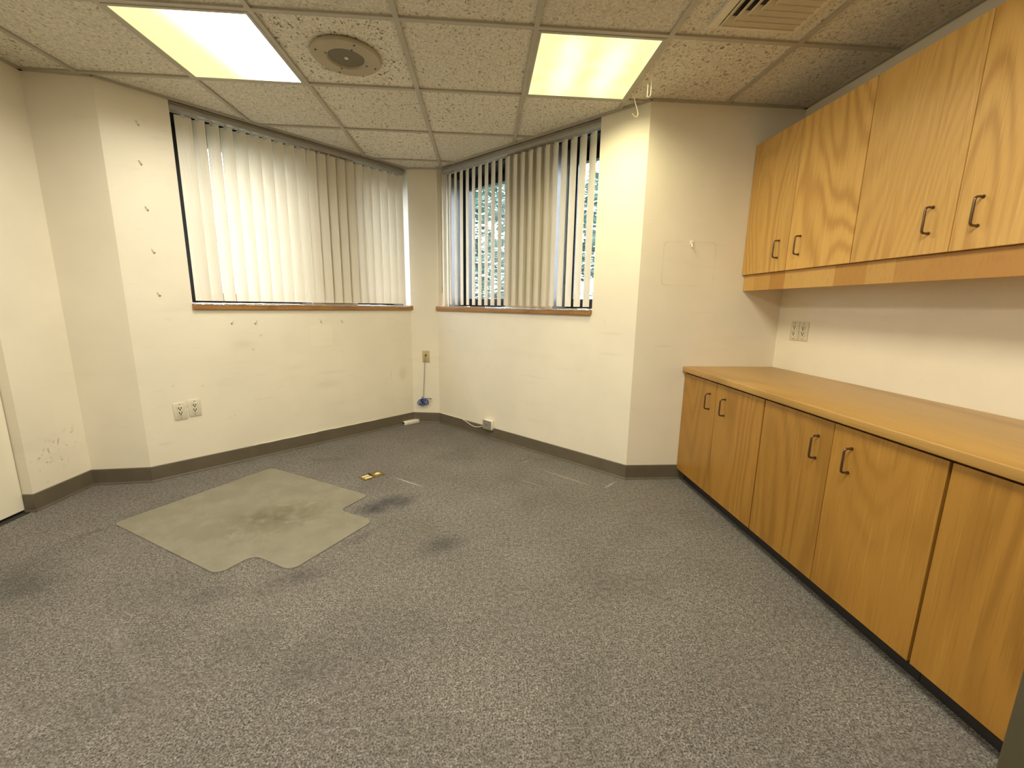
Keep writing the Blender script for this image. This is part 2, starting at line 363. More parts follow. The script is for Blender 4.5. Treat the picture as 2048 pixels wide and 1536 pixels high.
def tube(bm, pts, r, seg=8, mx=I4, closed=False):
    pts = [Vector(p) for p in pts]; rings = []; n = len(pts); prev = None
    for i, p in enumerate(pts):
        t = (pts[min(i + 1, n - 1)] - pts[max(i - 1, 0)]).normalized()
        if prev is None:
            u = t.orthogonal().normalized()
        else:
            u = (prev - t * prev.dot(t)).normalized()
        prev = u; v = t.cross(u)
        rr = r[i] if isinstance(r, (list, tuple)) else r
        rings.append([bm.verts.new(mx @ (p + u * math.cos(2 * PI * k / seg) * rr + v * math.sin(2 * PI * k / seg) * rr)) for k in range(seg)])
    for a_, b_ in zip(rings, rings[1:]):
        for k in range(seg): bm.faces.new((a_[k], a_[(k + 1) % seg], b_[(k + 1) % seg], b_[k]))
    bm.faces.new(list(reversed(rings[0]))); bm.faces.new(rings[-1])
def lathe(bm, prof, seg=48, mx=I4):
    rings = [[bm.verts.new(mx @ Vector((r * math.cos(2 * PI * k / seg), r * math.sin(2 * PI * k / seg), z))) for k in range(seg)] for r, z in prof]
    for a_, b_ in zip(rings, rings[1:]):
        for k in range(seg): bm.faces.new((a_[k], a_[(k + 1) % seg], b_[(k + 1) % seg], b_[k]))
    bm.faces.new(rings[0]); bm.faces.new(list(reversed(rings[-1])))
def disc(bm, c_, r, h, seg=12, mx=I4):
    lathe(bm, [(r, 0), (r, h)], seg, mx @ Matrix.Translation(c_))
def wloc(o):
    v = Vector((0, 0, 0))
    while o: v = v + o.location; o = o.parent
    return v
def obj(name, bm, mat, parent=None, loc=None, smooth=False, local=False):
    """link bm (world coordinates unless local) as ONE mesh object under parent"""
    me = bpy.data.meshes.new(name)
    bmesh.ops.recalc_face_normals(bm, faces=bm.faces)
    o = bpy.data.objects.new(name, me)
    if loc is not None: o.location = loc
    if parent: o.parent = parent
    if not local: bmesh.ops.translate(bm, verts=bm.verts, vec=-wloc(o))
    bm.to_mesh(me); bm.free(); me.materials.append(mat)
    if smooth:
        for f in me.polygons: f.use_smooth = True
        if smooth != 'all': me.set_sharp_from_angle(angle=math.radians(38))
    COL.objects.link(o)
    return o
def tag(o, label, cat, group=None, kind=None):
    o['label'] = label; o['category'] = cat
    if group: o['group'] = group
    if kind: o['kind'] = kind
    return o
def thing(name, label, cat, loc, group=None):
    o = bpy.data.objects.new(name, None); COL.objects.link(o); o.location = loc; o.empty_display_size = .05
    return tag(o, label, cat, group)
def struct(name, bm, mat, label=None, cat=None, smooth=False):
    o = obj(name, bm, mat, smooth=smooth); o['kind'] = 'structure'
    if label: o['label'] = label
    if cat: o['category'] = cat
    return o

# ------------------------------------------------------------------ shell
TH = 0.34
outline_out = [(-2.95, YN - .3), (2.35, YN - .3), (2.35, 3.02), (1.24, 3.02), (-.19, 4.46), (-.93, 4.49), (-2.40, 3.08), (-2.95, 3.06)]
bm = NB(); prism(bm, outline_out, -0.12, 0.0)
struct('floor', bm, M_CARPET, 'grey speckled carpet with dark stains and pale furniture marks', 'floor')
bm = NB(); prism(bm, outline_out, ZC + .010, ZC + .13)
ceil = struct('ceiling', bm, M_TILE, 'suspended ceiling of fissured acoustic tiles in a painted grid', 'ceiling')

room = [(XL, YN), (XB, YN), (XB, YB), (P5.x, P5.y), (P4.x, P4.y), (P3.x, P3.y), (P2.x, P2.y), (P1.x, P1.y)]
def clip(fix, axis):
    ts = []
    for (x0, y0), (x1, y1) in zip(room, room[1:] + room[:1]):
        p0, p1 = ((x0, y0), (x1, y1)) if axis == 'x' else ((y0, x0), (y1, x1))
        if (p0[0] - fix) * (p1[0] - fix) < 0: ts.append(p0[1] + (p1[1] - p0[1]) * (fix - p0[0]) / (p1[0] - p0[0]))
    ts.sort(); return [(ts[i], ts[i + 1]) for i in range(0, len(ts) - 1, 2)]
bm = NB(); TW = .012
for k in range(0, 8):
    x = X0T + T * k
    if XL < x < XB:
        for y0, y1 in clip(x, 'x'): box(bm, (x - TW, y0, ZC), (x + TW, y1, ZC + .012))
for r in range(-6, 6):
    y = Y0T + T * r
    for x0, x1 in clip(y, 'y'): box(bm, (x0, y - TW, ZC + .0006), (x1, y + TW, ZC + .012))
obj('ceiling_grid', bm, M_TEE, ceil)
bm = NB()
for (x0, y0), (x1, y1) in zip(room, room[1:] + room[:1]):
    L = math.hypot(x1 - x0, y1 - y0); mx = frame((x0, y0), (x1 - x0, y1 - y0))
    box(bm, (0, .0, ZC - .001), (L, .020, ZC + .012), mx)
obj('wall_angle', bm, M_TEE, ceil)

# walls (frames: x along the wall, y outward)
FW = frame(P2, P3 - P2); LW = (P3 - P2).length        # left window wall
FR = frame(P4, P5 - P4); LR = (P5 - P4).length        # right window wall
Z_SILL = 1.125; Z_LIN = 2.345; REC = .09
def window_wall(mx, L, ext0, ext1, o0, o1, holes):
    bm = NB()
    box(bm, (-ext0, 0, -.05), (L + ext1, TH, Z_SILL), mx)                    # below the sill
    if o0 > .001: box(bm, (-ext0 * 0, 0, Z_SILL), (o0, TH, ZC + .05), mx)
    if o1 < L - .001: box(bm, (o1, 0, Z_SILL), (L + ext1 * 0, TH, ZC + .05), mx)
    if ext0: box(bm, (-ext0, 0, Z_SILL), (0, TH, ZC + .05), mx)
    if ext1: box(bm, (L, 0, Z_SILL), (L + ext1, TH, ZC + .05), mx)
    box(bm, (o0, REC, Z_LIN), (o1, TH, ZC + .05), mx)                        # lintel behind the blind
    x = o0
    for h0, h1 in holes:
        if h0 > x: box(bm, (x, REC, Z_SILL), (h0, TH, Z_LIN), mx)
        x = h1
    if x < o1: box(bm, (x, REC, Z_SILL), (o1, TH, Z_LIN), mx)
    return bm
LO0, LO1 = .330, LW
L_HOLES = [(.335, 1.15), (1.55, LW - .012)]
struct('wall_left_window', window_wall(FW, LW, 0, .40, LO0, LO1, L_HOLES), M_WALL_W, 'cream wall with the left window, hooks and scuffs', 'wall')
RO0, RO1 = .012, 1.695
R_HOLES = [(.045, .79), (1.28, 1.69)]
struct('wall_right_window', window_wall(FR, LR, .40, 0, RO0, RO1, R_HOLES), M_WALL_R, 'cream wall with the right window, brightest near the yellow ceiling light', 'wall')
def flat_wall(name, a_, b_, mat, label, ext0=0, ext1=0, th=TH, z0=-.05, z1=ZC + .05):
    d = Vector(b_) - Vector(a_); bm = NB(); box(bm, (-ext0, 0, z0), (d.length + ext1, th, z1), frame(a_, d))
    return struct(name, bm, mat, label, 'wall')
flat_wall('wall_corner', P3, P4, M_WALL, 'narrow cream wall between the two windows', 0, 0)
flat_wall('wall_left_return', P1, P2, M_WALL, 'narrow cream wall facing the camera left of the left window', .40, 0)
flat_wall('wall_back', P5, (XB, YB), M_WALL_B, 'cream wall facing the camera beside the cabinets', 0, .36)
flat_wall('wall_right', (XB, YB), (XB, YN), M_WALL, 'cream wall behind the cabinets', 0, .3)
flat_wall('wall_near', (XB, YN), (XL, YN), M_WALL, 'cream wall behind the camera', 0, .4)
# left wall with its door opening
bm = NB(); FL = frame((XL, YN), (0, 1)); yl = lambda y: y - YN
box(bm, (yl(P0.y), 0, -.05), (yl(P1.y), TH, ZC + .05), FL)
box(bm, (0, 0, -.05), (yl(DOOR_Y0), TH, ZC + .05), FL)
box(bm, (yl(DOOR_Y0), 0, 2.07), (yl(P0.y), TH, ZC + .05), FL)
box(bm, (yl(DOOR_Y0), .16, -.05), (yl(P0.y), TH, 2.07), FL)
struct('wall_left', bm, M_WALL_L, 'cream left wall with scuff marks beside the door', 'wall')
# stub wall at the right of the opening the camera stands in
bm = NB(); box(bm, (1.11, .50, -.05), (XB + .05, YF - .002, ZC + .05))
struct('wall_front', bm, M_WALL, 'end of the wall at the right edge of the view', 'wall')
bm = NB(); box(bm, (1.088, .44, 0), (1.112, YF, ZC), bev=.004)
struct('trim_3', bm, M_FRAME, 'door frame at the right edge of the view, shade put into its colour', 'door frame')
# door
bm = NB(); box(bm, (XL - .095, DOOR_Y0 + .004, .014), (XL - .053, P0.y - .004, 2.055), bev=.002)
door = struct('door_1', bm, M_DOOR, 'plain cream door at the left edge, slightly clear of the carpet', 'door')
bm = NB(); tube(bm, [(XL - .053, DOOR_Y0 + .075, .98), (XL - .0, DOOR_Y0 + .075, .98)], .011, 12); tube(bm, [(XL - .006, DOOR_Y0 + .075, .98), (XL - .004, DOOR_Y0 + .19, .98)], .009, 12)
obj('door_handle', bm, M_BRONZE, door, smooth=True)
bm = NB(); box(bm, (XL - .16, DOOR_Y0, 0), (XL - .02, P0.y, .004)); struct('threshold', bm, M_KICK, 'dark threshold strip under the door', 'threshold')

# baseboards
def baseboard(name, a_, b_, label, e0=0, e1=0, h=.104):
    d = Vector(b_) - Vector(a_); mx = frame(a_, d); L = d.length; bm = NB()
    pr = [(0, 0), (-.0105, 0), (-.0105, .004), (-.006, .014), (-.0055, h - .004), (-.003, h), (0, h)]
    A = [bm.verts.new(mx @ Vector((-e0, y, z))) for y, z in pr]; B = [bm.verts.new(mx @ Vector((L + e1, y, z))) for y, z in pr]
    bm.faces.new(A); bm.faces.new(list(reversed(B)))
    for i in range(len(pr)): bm.faces.new((A[i], A[(i + 1) % len(pr)], B[(i + 1) % len(pr)], B[i]))
    return struct(name, bm, M_BASE, label, 'baseboard')
baseboard('baseboard_left', P0, P1, 'brown vinyl baseboard beside the door', .006, 0)
baseboard('baseboard_left_end', (XL - .05, P0.y), P0, 'brown baseboard wrapping the wall end by the door', 0, .006)
baseboard('baseboard_left_return', P1, P2, 'brown baseboard under the narrow left wall', 0, .003)
baseboard('baseboard_left_window', P2, P3, 'brown baseboard under the left window', .003, 0)
baseboard('baseboard_corner', P3, P4, 'brown baseboard in the corner between the windows')
baseboard('baseboard_right_window', P4, P5, 'brown baseboard under the right window', 0, .004)
baseboard('baseboard_back', P5, (1.4118, YB), 'brown baseboard between right window wall and cabinets', .004, 0)

# ------------------------------------------------------------------ windows, sills, film
def window(name, mx, h0, h1, label):
    z0, z1 = Z_SILL + .036, Z_LIN; F0, F1 = .275, .335
    bm = NB(); w = .085 if h1 - h0 > .6 else .07; wb = .075
    box(bm, (h0, F0, z0), (h0 + w, F1, z1), mx, .004); box(bm, (h1 - w, F0, z0), (h1, F1, z1), mx, .004)
    box(bm, (h0 + w, F0, z0), (h1 - w, F1, z0 + wb), mx, .004); box(bm, (h0 + w, F0, z1 - .105), (h1 - w, F1, z1), mx, .004); box(bm, (h0 + .001, REC + .01, z1 - .012), (h1 - .001, F0, z1), mx)
    o = struct(name, bm, M_BLACKFR, label, 'window')
    bm = NB(); box(bm, (h0 + .0005, REC + .012, z0), (h0 + .007, F0, z1 - .012), mx); box(bm, (h1 - .007, REC + .012, z0), (h1 - .0005, F0, z1 - .012), mx); obj('jamb_liner', bm, M_LINER, o)
    bm = NB(); box(bm, (h0 + w - .004, .303, z0 + wb - .004), (h1 - w + .004, .308, z1 - .101), mx); obj('pane', bm, M_GLASS, o)
window('window_1', FW, *L_HOLES[0], 'dark framed window behind the left part of the left blind')
window('window_2', FW, *L_HOLES[1], 'dark framed window behind the right part of the left blind')
window('window_3', FR, *R_HOLES[0], 'dark framed window with trees behind the left part of the right blind')
window('window_4', FR, *R_HOLES[1], 'dark framed window behind the right part of the right blind')
def sill(name, mx, t0, t1, r0, r1, label):
    bm = NB(); box(bm, (t0, -.020, 1.117), (t1, 0.0, 1.1595), mx, .006, 3); box(bm, (r0, -.001, Z_SILL), (r1, .275, 1.1585), mx)
    return struct(name, bm, M_SILL, label, 'window sill', smooth=True)
sill('trim_1', FW, .325, 2.062, LO0, LO1, 'wooden sill under the left window')
sill('trim_2', FR, -.012, 1.692, RO0, RO1, 'wooden sill under the right window')
def film(mx, t0, t1, seed, label):
    bm = NB(); nx, ny = int((t1 - t0) / .02), 6; rows = []
    prof = [(.060, 1.1605), (.035, 1.1610), (.012, 1.1615), (-.010, 1.1618), (-.0225, 1.158), (-.0235, 1.146)]
    for i in range(nx + 1):
        t = t0 + (t1 - t0) * i / nx; row = []
        for j, (y, z) in enumerate(prof):
            n = mnoise.noise(Vector((t * 17 + seed, j * .9, 3.1))); m_ = mnoise.noise(Vector((t * 6 + seed, 2.0, j * .5)))
            dz = max(0, n) * .007 if j < 4 else 0; dy = -max(0, m_) * .006 if j >= 4 else 0
            zz = z + (n * .006 if j == 5 else 0)
            row.append(bm.verts.new(mx @ Vector((t, y + dy, zz + dz))))
        rows.append(row)
    for r0, r1 in zip(rows, rows[1:]):
        for j in range(len(prof) - 1): bm.faces.new((r0[j], r1[j], r1[j + 1], r0[j + 1]))
    o = obj('plastic_film', bm, M_FILM, smooth='all')
    md = o.modifiers.new('thickness', 'SOLIDIFY'); md.thickness = .0006; md.offset = 1
    return tag(o, label, 'plastic film', 'plastic films on the window sills')
film(FW, .335, 2.03, 1.0, 'crinkled clear plastic film lying along the left window sill')
film(FR, .66, 1.685, 9.0, 'crinkled clear plastic film lying along the right window sill')

# ------------------------------------------------------------------ vertical blinds
def vane_mesh(z0, z1):
    bm = NB(); W = .089; n = 8; pts = []
    for i in range(n + 1):
        u = -W / 2 + W * i / n; pts.append((u, -.005 * (1 - (2 * u / W) ** 2)))
    f = [(x, y - .0005) for x, y in pts] + [(x, y + .0005) for x, y in reversed(pts)]
    zs = [z0, z0 + .03, (z0 + z1) / 2, z1 - .03, z1]
    rings = [[bm.verts.new((x, y, z)) for x, y in f] for z in zs]
    m = len(f)
    for a_, b_ in zip(rings, rings[1:]):
        for k in range(m): bm.faces.new((a_[k], a_[(k + 1) % m], b_[(k + 1) % m], b_[k]))
    bm.faces.new(list(reversed(rings[0]))); bm.faces.new(rings[-1])
    return bm
def blind(mx, t0, t1, first, step, count, rots, label, wand_t, group):
    root = thing('vertical_blind', label, 'window blind', mx @ Vector(((t0 + t1) / 2, .045, 1.17)), group)
    ang = math.atan2(mx[1][0], mx[0][0])
    bm = NB(); box(bm, (t0, .014, 2.338), (t1, .066, 2.369), mx, .003); box(bm, (t0, .012, 2.343), (t1, .015, 2.347), mx)
    obj('head_rail', bm, M_RAIL, root, smooth=True)
    bm = NB(); box(bm, (t0, .018, 2.371), (t1, .060, ZC), mx)
    obj('mounting_strip', bm, M_RAIL, root)
    Z0, Z1 = 1.176, 2.322
    v0 = h0 = None
    for i in range(count):
        p = mx @ Vector((first + step * i, .045, 0)) - root.location; p.z = 0
        if v0 is None:
            v = v0 = obj('vane', vane_mesh(Z0 - 1.17, Z1 - 1.17), M_VANE, root, local=True, smooth=True)
            bm = NB(); box(bm, (-.010, -.0085, Z1 - 1.17 - .012), (.010, -.003, Z1 - 1.17 + .004)); box(bm, (-.004, -.006, Z1 - 1.17), (.004, -.003, Z1 - 1.17 + .020))
            h = h0 = obj('hanger', bm, M_CLIP, v, local=True)
        else:
            v = v0.copy(); COL.objects.link(v); v.parent = root
            h = h0.copy(); COL.objects.link(h); h.parent = v
        v.location = p; v.rotation_euler = (0, 0, ang - math.radians(rots(i)))
    if wand_t is not None:
        bm = NB(); tube(bm, [mx @ Vector((wand_t, .006, 2.335)), mx @ Vector((wand_t, .004, 1.30))], .004, 8); tube(bm, [mx @ Vector((wand_t, .004, 1.34)), mx @ Vector((wand_t, .004, 1.285))], .0055, 8)
        obj('wand', bm, M_TANPL, root, smooth=True)
    return root
def rl(i):
    return [6, 48, 50, 50, 46][i] if i < 5 else 26 + (4 if i in (11, 12) else 0)
blind(FW, .334, 2.022, .404, .0782, 21, rl, 'left vertical blind of closed cream vanes glowing with daylight', None, 'vertical blinds')
blind(FR, .055, 1.690, .062, .0777, 21, lambda i: 26 + random.uniform(-2, 2), 'right vertical blind of cream vanes tilted half open', .066, 'vertical blinds')

# ------------------------------------------------------------------ cabinets
HANDLES = {}
def handle_bm(x, y, z0, z1):
    bm = NB(); r = .012; d = .030; pts = [(x + .001, y, z0)]
    for k in range(5): t = k / 4 * PI / 2; pts.append((x - d + r - r * math.sin(t), y, z0 + r - r * math.cos(t)))
    for k in range(5): t = k / 4 * PI / 2; pts.append((x - d + r - r * math.cos(t), y, z1 - r + r * math.sin(t)))
    pts.append((x + .001, y, z1)); tube(bm, pts, .0042, 10)
    for z in (z0, z1): tube(bm, [(x + .001, y, z), (x - .003, y, z)], .0062, 10)
    return bm
def door_panel(root, x, y0, y1, z0, z1, mat, hy, hz0, hz1):
    bm = NB(); box(bm, (x, y0, z0), (x + .019, y1, z1), bev=.0012)
    d = obj('door', bm, mat, root, loc=Vector((x, (y0 + y1) / 2, z0)) - root.location)
    obj('handle', handle_bm(x, hy, hz0, hz1), M_BRONZE, d, smooth=True)
def base_unit(ya, yb, doors, label):
    root = thing('base_cabinet', label, 'cabinet', (1.66, (ya + yb) / 2, 0), 'oak base cabinets')
    bm = NB(); box(bm, (1.3795, yb + .001, .079), (XB - .001, ya - .001, .755), bev=.0)
    obj('carcass', bm, M_CARCASS, root)
    bm = NB(); box(bm, (1.412, yb + .001, 0.0), (1.43, ya - .001, .079)); obj('toe_kick', bm, M_KICK, root)
    for y1, y0, hy in doors: door_panel(root, 1.358, y0, y1, .079, .752, M_OAK_LOW, hy, .587, .680)
    return root
base_unit(2.6870, 1.874, [(2.6860, 2.2905, 2.355), (2.2875, 1.8785, 2.196)], 'oak base cabinet with two doors beside the back wall')
base_unit(1.874, 1.059, [(1.8705, 1.4685, 1.535), (1.4655, 1.0640, 1.379)], 'oak base cabinet with two doors in the middle of the row')
base_unit(1.059, YF, [(1.0545, .656, .72)], 'oak base cabinet with one door nearest the camera')
bm = NB(); box(bm, (1.338, YF + .002, .7625), (XB - .001, YB - .001, .7972), bev=.004, seg=3)
wt = obj('worktop', bm, M_OAK_TOP, smooth=True, loc=(1.65, 1.67, .7625)); tag(wt, 'long oak veneer worktop lying on the base cabinets', 'worktop')
bm = NB(); box(bm, (1.366, YF + .003, .7555), (1.95, YB - .002, .7622)); obj('build_up_strip', bm, M_CARCASS, wt)
def wall_unit(ya, yb, doors, label):
    root = thing('wall_cabinet', label, 'cabinet', (1.82, (ya + yb) / 2, 1.39), 'oak wall cabinets')
    bm = NB(); box(bm, (1.6965, yb + .0005, 1.3935), (XB - .001, ya - .0005, 2.163)); obj('carcass', bm, M_CARCASS_OAK, root)
    for y1, y0, hy in doors: door_panel(root, 1.676, y0, y1, 1.3935, 2.164, M_OAK_UP, hy, 1.469, 1.562)
    return root
wall_unit(2.6870, 1.875, [(2.6860, 2.2955, 2.369), (2.2925, 1.8775, 2.206)], 'oak wall cabinet with two doors against the back wall')
wall_unit(1.875, 1.062, [(1.8725, 1.4635, 1.543), (1.4605, 1.0650, 1.383)], 'oak wall cabinet with two doors above the middle of the worktop')
wall_unit(1.062, YF, [(1.0590, .656, .72)], 'oak wall cabinet with one door nearest the camera')
bm = NB(); box(bm, (1.694, YF + .002, 1.294), (1.713, YB - .0015, 1.3925), bev=.0015)
tag(obj('valance', bm, M_VALANCE, loc=(1.70, 1.67, 1.294)), 'oak valance board of varied blocks under the wall cabinets', 'valance')

# ------------------------------------------------------------------ ceiling fixtures
def troffer(cx_, cy_, mat, label, lamp_col, lamp_e, spread):
    root = thing('ceiling_light', label, 'ceiling light', (cx_, cy_, ZC), 'recessed ceiling lights')
    h = T / 2 - TW; g = .279
    bm = NB()
    for s_ in (-1, 1):
        box(bm, (cx_ + min(s_ * g, s_ * h), cy_ - h, ZC - .002), (cx_ + max(s_ * g, s_ * h), cy_ + h, ZC + .0115))
        box(bm, (cx_ - g, cy_ + min(s_ * g, s_ * h), ZC - .002), (cx_ + g, cy_ + max(s_ * g, s_ * h), ZC + .0115))
    obj('frame', bm, M_TEE, root)
    bm = NB(); box(bm, (cx_ - g, cy_ - g, ZC - .0005), (cx_ + g, cy_ + g, ZC + .003))
    obj('diffuser', bm, mat, root, loc=(0, 0, 0))
    if lamp_e:
        ld = bpy.data.lights.new('lamp', 'AREA'); ld.shape = 'SQUARE'; ld.size = .54; ld.energy = lamp_e; ld.color = lamp_col; ld.spread = math.radians(spread)
        lo = bpy.data.objects.new('lamp', ld); COL.objects.link(lo); lo.parent = root; lo.location = (0, 0, -.004)
    return root
X = lambda k: X0T + T * k
Y = lambda r: Y0T + T * r
troffer(X(1.5), Y(1.5), M_LENS1, 'square ceiling light glowing white, yellow along its left side', (1, .95, .82), 14, 158)
troffer(X(4.5), Y(1.5), M_LENS2, 'square ceiling light with a yellowed lens near the right window', (1, .90, .55), 12, 150)
troffer(X(1.5), Y(-1.5), M_LENS_FILL, 'added fill light in the ceiling out of view on the left, nearer than the white one', (1, .95, .82), 26, 180)  # unseen light added to brighten the room
troffer(X(4.5), Y(-1.5), M_LENS_FILL, 'added fill light in the ceiling out of view on the right, nearer than the yellowed one', (1, .95, .82), 26, 180)  # likewise added out of view, fill for cabinets and upper walls

# speaker
sc_ = Vector((-.678, 2.405, ZC)); sp = thing('ceiling_speaker', 'round beige speaker with dark grille in a ceiling tile', 'speaker', sc_)
D = Matrix.Translation(sc_) @ Matrix.Rotation(PI, 4, 'X')
bm = NB(); lathe(bm, [(.166, -.004), (.166, .004), (.160, .010), (.110, .012), (.092, .011), (.085, .003), (.083, -.003)], 64, D); obj('rim', bm, M_SPEAKER, sp, smooth=True)
bm = NB(); lathe(bm, [(.0845, -.002), (.0845, .003), (.05, .004), (.012, .0045)], 48, D); obj('grille', bm, M_GRILLE, sp, smooth=True)
bm = NB(); lathe(bm, [(.010, .004), (.009, .008), (.004, .010)], 16, D); obj('centre_badge', bm, M_WHITEPL, sp, smooth=True)
for k in range(4):
    for rr in (.099, .143):
        t = PI / 4 + k * PI / 2 + .25
        bm = NB(); disc(bm, (rr * math.cos(t), rr * math.sin(t), .0095), .0042, .0040, 10, D); obj('screw', bm, M_DARK, sp)

# air diffuser: stepped square louvres
vc = Vector((1.165, 1.815, ZC)); vt = thing('air_vent', 'square stepped louvre air vent in the ceiling by the cabinets', 'air vent', vc)
vx0, vx1, vy0, vy1 = .975, 1.362, 1.63, 2.005
bm = NB(); w_ = .036
for lo_, hi_ in (((vx0, vy0), (vx0 + w_, vy1)), ((vx1 - w_ * .6, vy0), (vx1, vy1)), ((vx0 + w_, vy1 - w_ * .55), (vx1 - w_ * .6, vy1)), ((vx0 + w_, vy0), (vx1 - w_ * .6, vy0 + w_))):
    box(bm, (lo_[0], lo_[1], ZC - .010), (hi_[0], hi_[1], ZC + .010), bev=.003)
obj('frame', bm, M_VENT, vt)
for k in range(8):   # L shaped blades throwing air to the left and to the far side
    d0 = .030 + .036 * k; d1 = d0 + .030; xa, xb_ = vx0 + d0 + .008, vx0 + d1 + .008; ya, yb_ = vy1 - d0, vy1 - d1
    if xb_ > vx1 - .03 or yb_ < vy0 + .03: break
    bm = NB(); zl, zh, th = ZC - .014, ZC + .006, .0018
    def strip(pts):
        A = [bm.verts.new(p) for p in pts]; B = [bm.verts.new((p[0], p[1], p[2] + th)) for p in pts]
        bm.faces.new(A); bm.faces.new(list(reversed(B)))
        for q in range(4): bm.faces.new((A[q], A[(q + 1) % 4], B[(q + 1) % 4], B[q]))
    strip([(xa, vy0 + .03, zl), (xb_, vy0 + .03, zh), (xb_, yb_, zh), (xa, ya, zl)])
    strip([(xa, ya, zl), (xb_, yb_, zh), (vx1 - .02, yb_, zh), (vx1 - .02, ya, zl)])
    box(bm, (xa - .0015, vy0 + .03, zl - .005), (xa, ya, zl + th)); box(bm, (xa, ya - .0015, zl - .005), (vx1 - .02, ya, zl + th))
    obj('louvre', bm, M_VENT, vt)
bm = NB(); box(bm, (vx0 + .01, vy0 + .01, ZC + .0085), (vx1 - .01, vy1 - .01, ZC + .0098)); obj('duct_opening', bm, M_DARK, vt)

# bent wire hooks on the ceiling grid
def wire(pts, label):
    bm = NB(); tube(bm, pts, .0021, 7); o = obj('wire_hook', bm, M_WIRE, smooth=True); tag(o, label, 'hook', 'bent wire hooks on the ceiling grid')
wire([(.846, 2.60, ZC - .001), (.862, 2.602, ZC - .012), (.874, 2.607, ZC - .05), (.892, 2.613, ZC - .085), (.897, 2.614, ZC - .105), (.890, 2.612, ZC - .118), (.878, 2.608, ZC - .121), (.866, 2.605, ZC - .114), (.858, 2.602, ZC - .108)], 'longer bent wire hook hanging below the yellowed light over the wall')
wire([(.848, 2.395, ZC - .001), (.868, 2.40, ZC - .008), (.885, 2.402, ZC - .02), (.886, 2.403, ZC - .085), (.884, 2.402, ZC - .10), (.873, 2.40, ZC - .112), (.866, 2.398, ZC - .112), (.866, 2.398, ZC - .055), (.862, 2.397, ZC - .05)], 'shorter looped wire hook beside the yellowed ceiling light')

# ------------------------------------------------------------------ wall plates
def plate(mx, t, z, style, label, group, tilt=0.0, w=.071, h=.115, mat=None):
    """faceplate centred at (t, z) on the wall frame mx"""
    mat = mat or M_WHITEPL
    root = thing('wall_outlet' if style != 'jack' else 'wall_jack', label, 'outlet' if style != 'jack' else 'wall jack', mx @ Vector((t, 0, z)), group)
    F = mx @ Matrix.Translation((t, 0, z)) @ Matrix.Rotation(tilt, 4, 'Y')
    bm = NB(); box(bm, (-w / 2, -.006, -h / 2), (w / 2, 0, h / 2), F, .0025, 2); obj('cover_plate', bm, mat, root, smooth=True)
    def slots(par, zc):
        for dx, dz, sx, sz in ((-.0065, .006, .0022, .0075), (.0065, .006, .0022, .006), (0, -.0055, .0032, .0048)):
            bm = NB(); box(bm, (dx - sx, -.0094, zc + dz - sz / 1), (dx + sx, -.0085, zc + dz + sz / 1), F); obj('slot', bm, M_DARK, par)
    def screw(zc, yf=-.0075):
        bm = NB(); tube(bm, [F @ Vector((0, -.005, zc)), F @ Vector((0, yf, zc))], .0035, 10); obj('screw', bm, M_GREYPL, root)
    if style == 'decora':
        bm = NB(); box(bm, (-.0165, -.009, -.033), (.0165, -.004, .033), F, .0015); s_ = obj('socket_face', bm, M_WHITEPL, root)
        slots(s_, .016); slots(s_, -.016); screw(.047); screw(-.047)
    elif style == 'duplex':
        for zc in (.020, -.020):
            bm = NB(); lathe(bm, [(.017, 0), (.0165, .003)], 24, F @ Matrix.Translation((0, -.0055, zc)) @ Matrix.Rotation(PI / 2, 4, 'X')); s_ = obj('socket_face', bm, M_WHITEPL2, root)
            slots(s_, zc)
        screw(0); screw(.048); screw(-.048)
    else:
        bm = NB(); box(bm, (-.008, -.010, .004), (.008, -.004, .022), F, .001); s_ = obj('jack_socket', bm, M_DARK, root)
        screw(.043); screw(-.043)
    return root
plate(FW, .190, .446, 'decora', 'left one of two white outlets low on the left window wall', 'white outlets under the left window', math.radians(-1.5))
plate(FW, .270, .456, 'decora', 'right one of two white outlets low on the left window wall', 'white outlets under the left window', math.radians(1.0))
FB = frame((XB, YB), (0, -1))
plate(FB, YB - 2.525, 1.049, 'duplex', 'beige round faced outlet above the worktop nearest the back wall', 'outlets above the worktop')
plate(FB, YB - 2.451, 1.049, 'decora', 'beige rectangular outlet above the worktop farther from the back wall', 'outlets above the worktop')
FC = frame(P3, P4 - P3); LC = (P4 - P3).length
plate(FC, .138, .671, 'jack', 'tan wall jack plate between the windows with a blue cable', None, mat=M_TANPL)

# blue network cable hanging from the jack, its slack tied in a bundle
root = thing('network_cable', 'blue network cable hanging from the tan jack, coiled at its end', 'cable', FC @ Vector((.112, -.03, .18)))
bm = NB(); pts = [(.138, -.008, .684), (.139, -.030, .680), (.136, -.034, .65), (.128, -.018, .61), (.122, -.014, .50), (.116, -.015, .40), (.111, -.018, .30), (.108, -.02, .25)]
tube(bm, [FC @ Vector(p) for p in pts], .0026, 8); obj('hanging_run', bm, M_BLUEGREY, root, smooth=True)
bm = NB(); rng_ = random.Random(3)
for (ax, az, rx, rz, tl, yo) in ((.085, .213, .026, .030, .5, -.02), (.072, .208, .022, .024, -.3, -.026), (.125, .222, .030, .030, -.5, -.022), (.138, .212, .026, .024, .2, -.03), (.105, .222, .036, .022, .9, -.034), (.100, .205, .020, .030, .2, -.028), (.118, .230, .034, .018, -.4, -.036)):
    ps = []
    for k in range(25):
        t = 2 * PI * k / 24; u = rx * math.cos(t); w_ = rz * math.sin(t)
        ps.append(FC @ Vector((ax + u * math.cos(tl) - w_ * math.sin(tl), yo + .006 * math.sin(2 * t + az * 50), az + u * math.sin(tl) + w_ * math.cos(tl))))
    tube(bm, ps, .0030, 8)
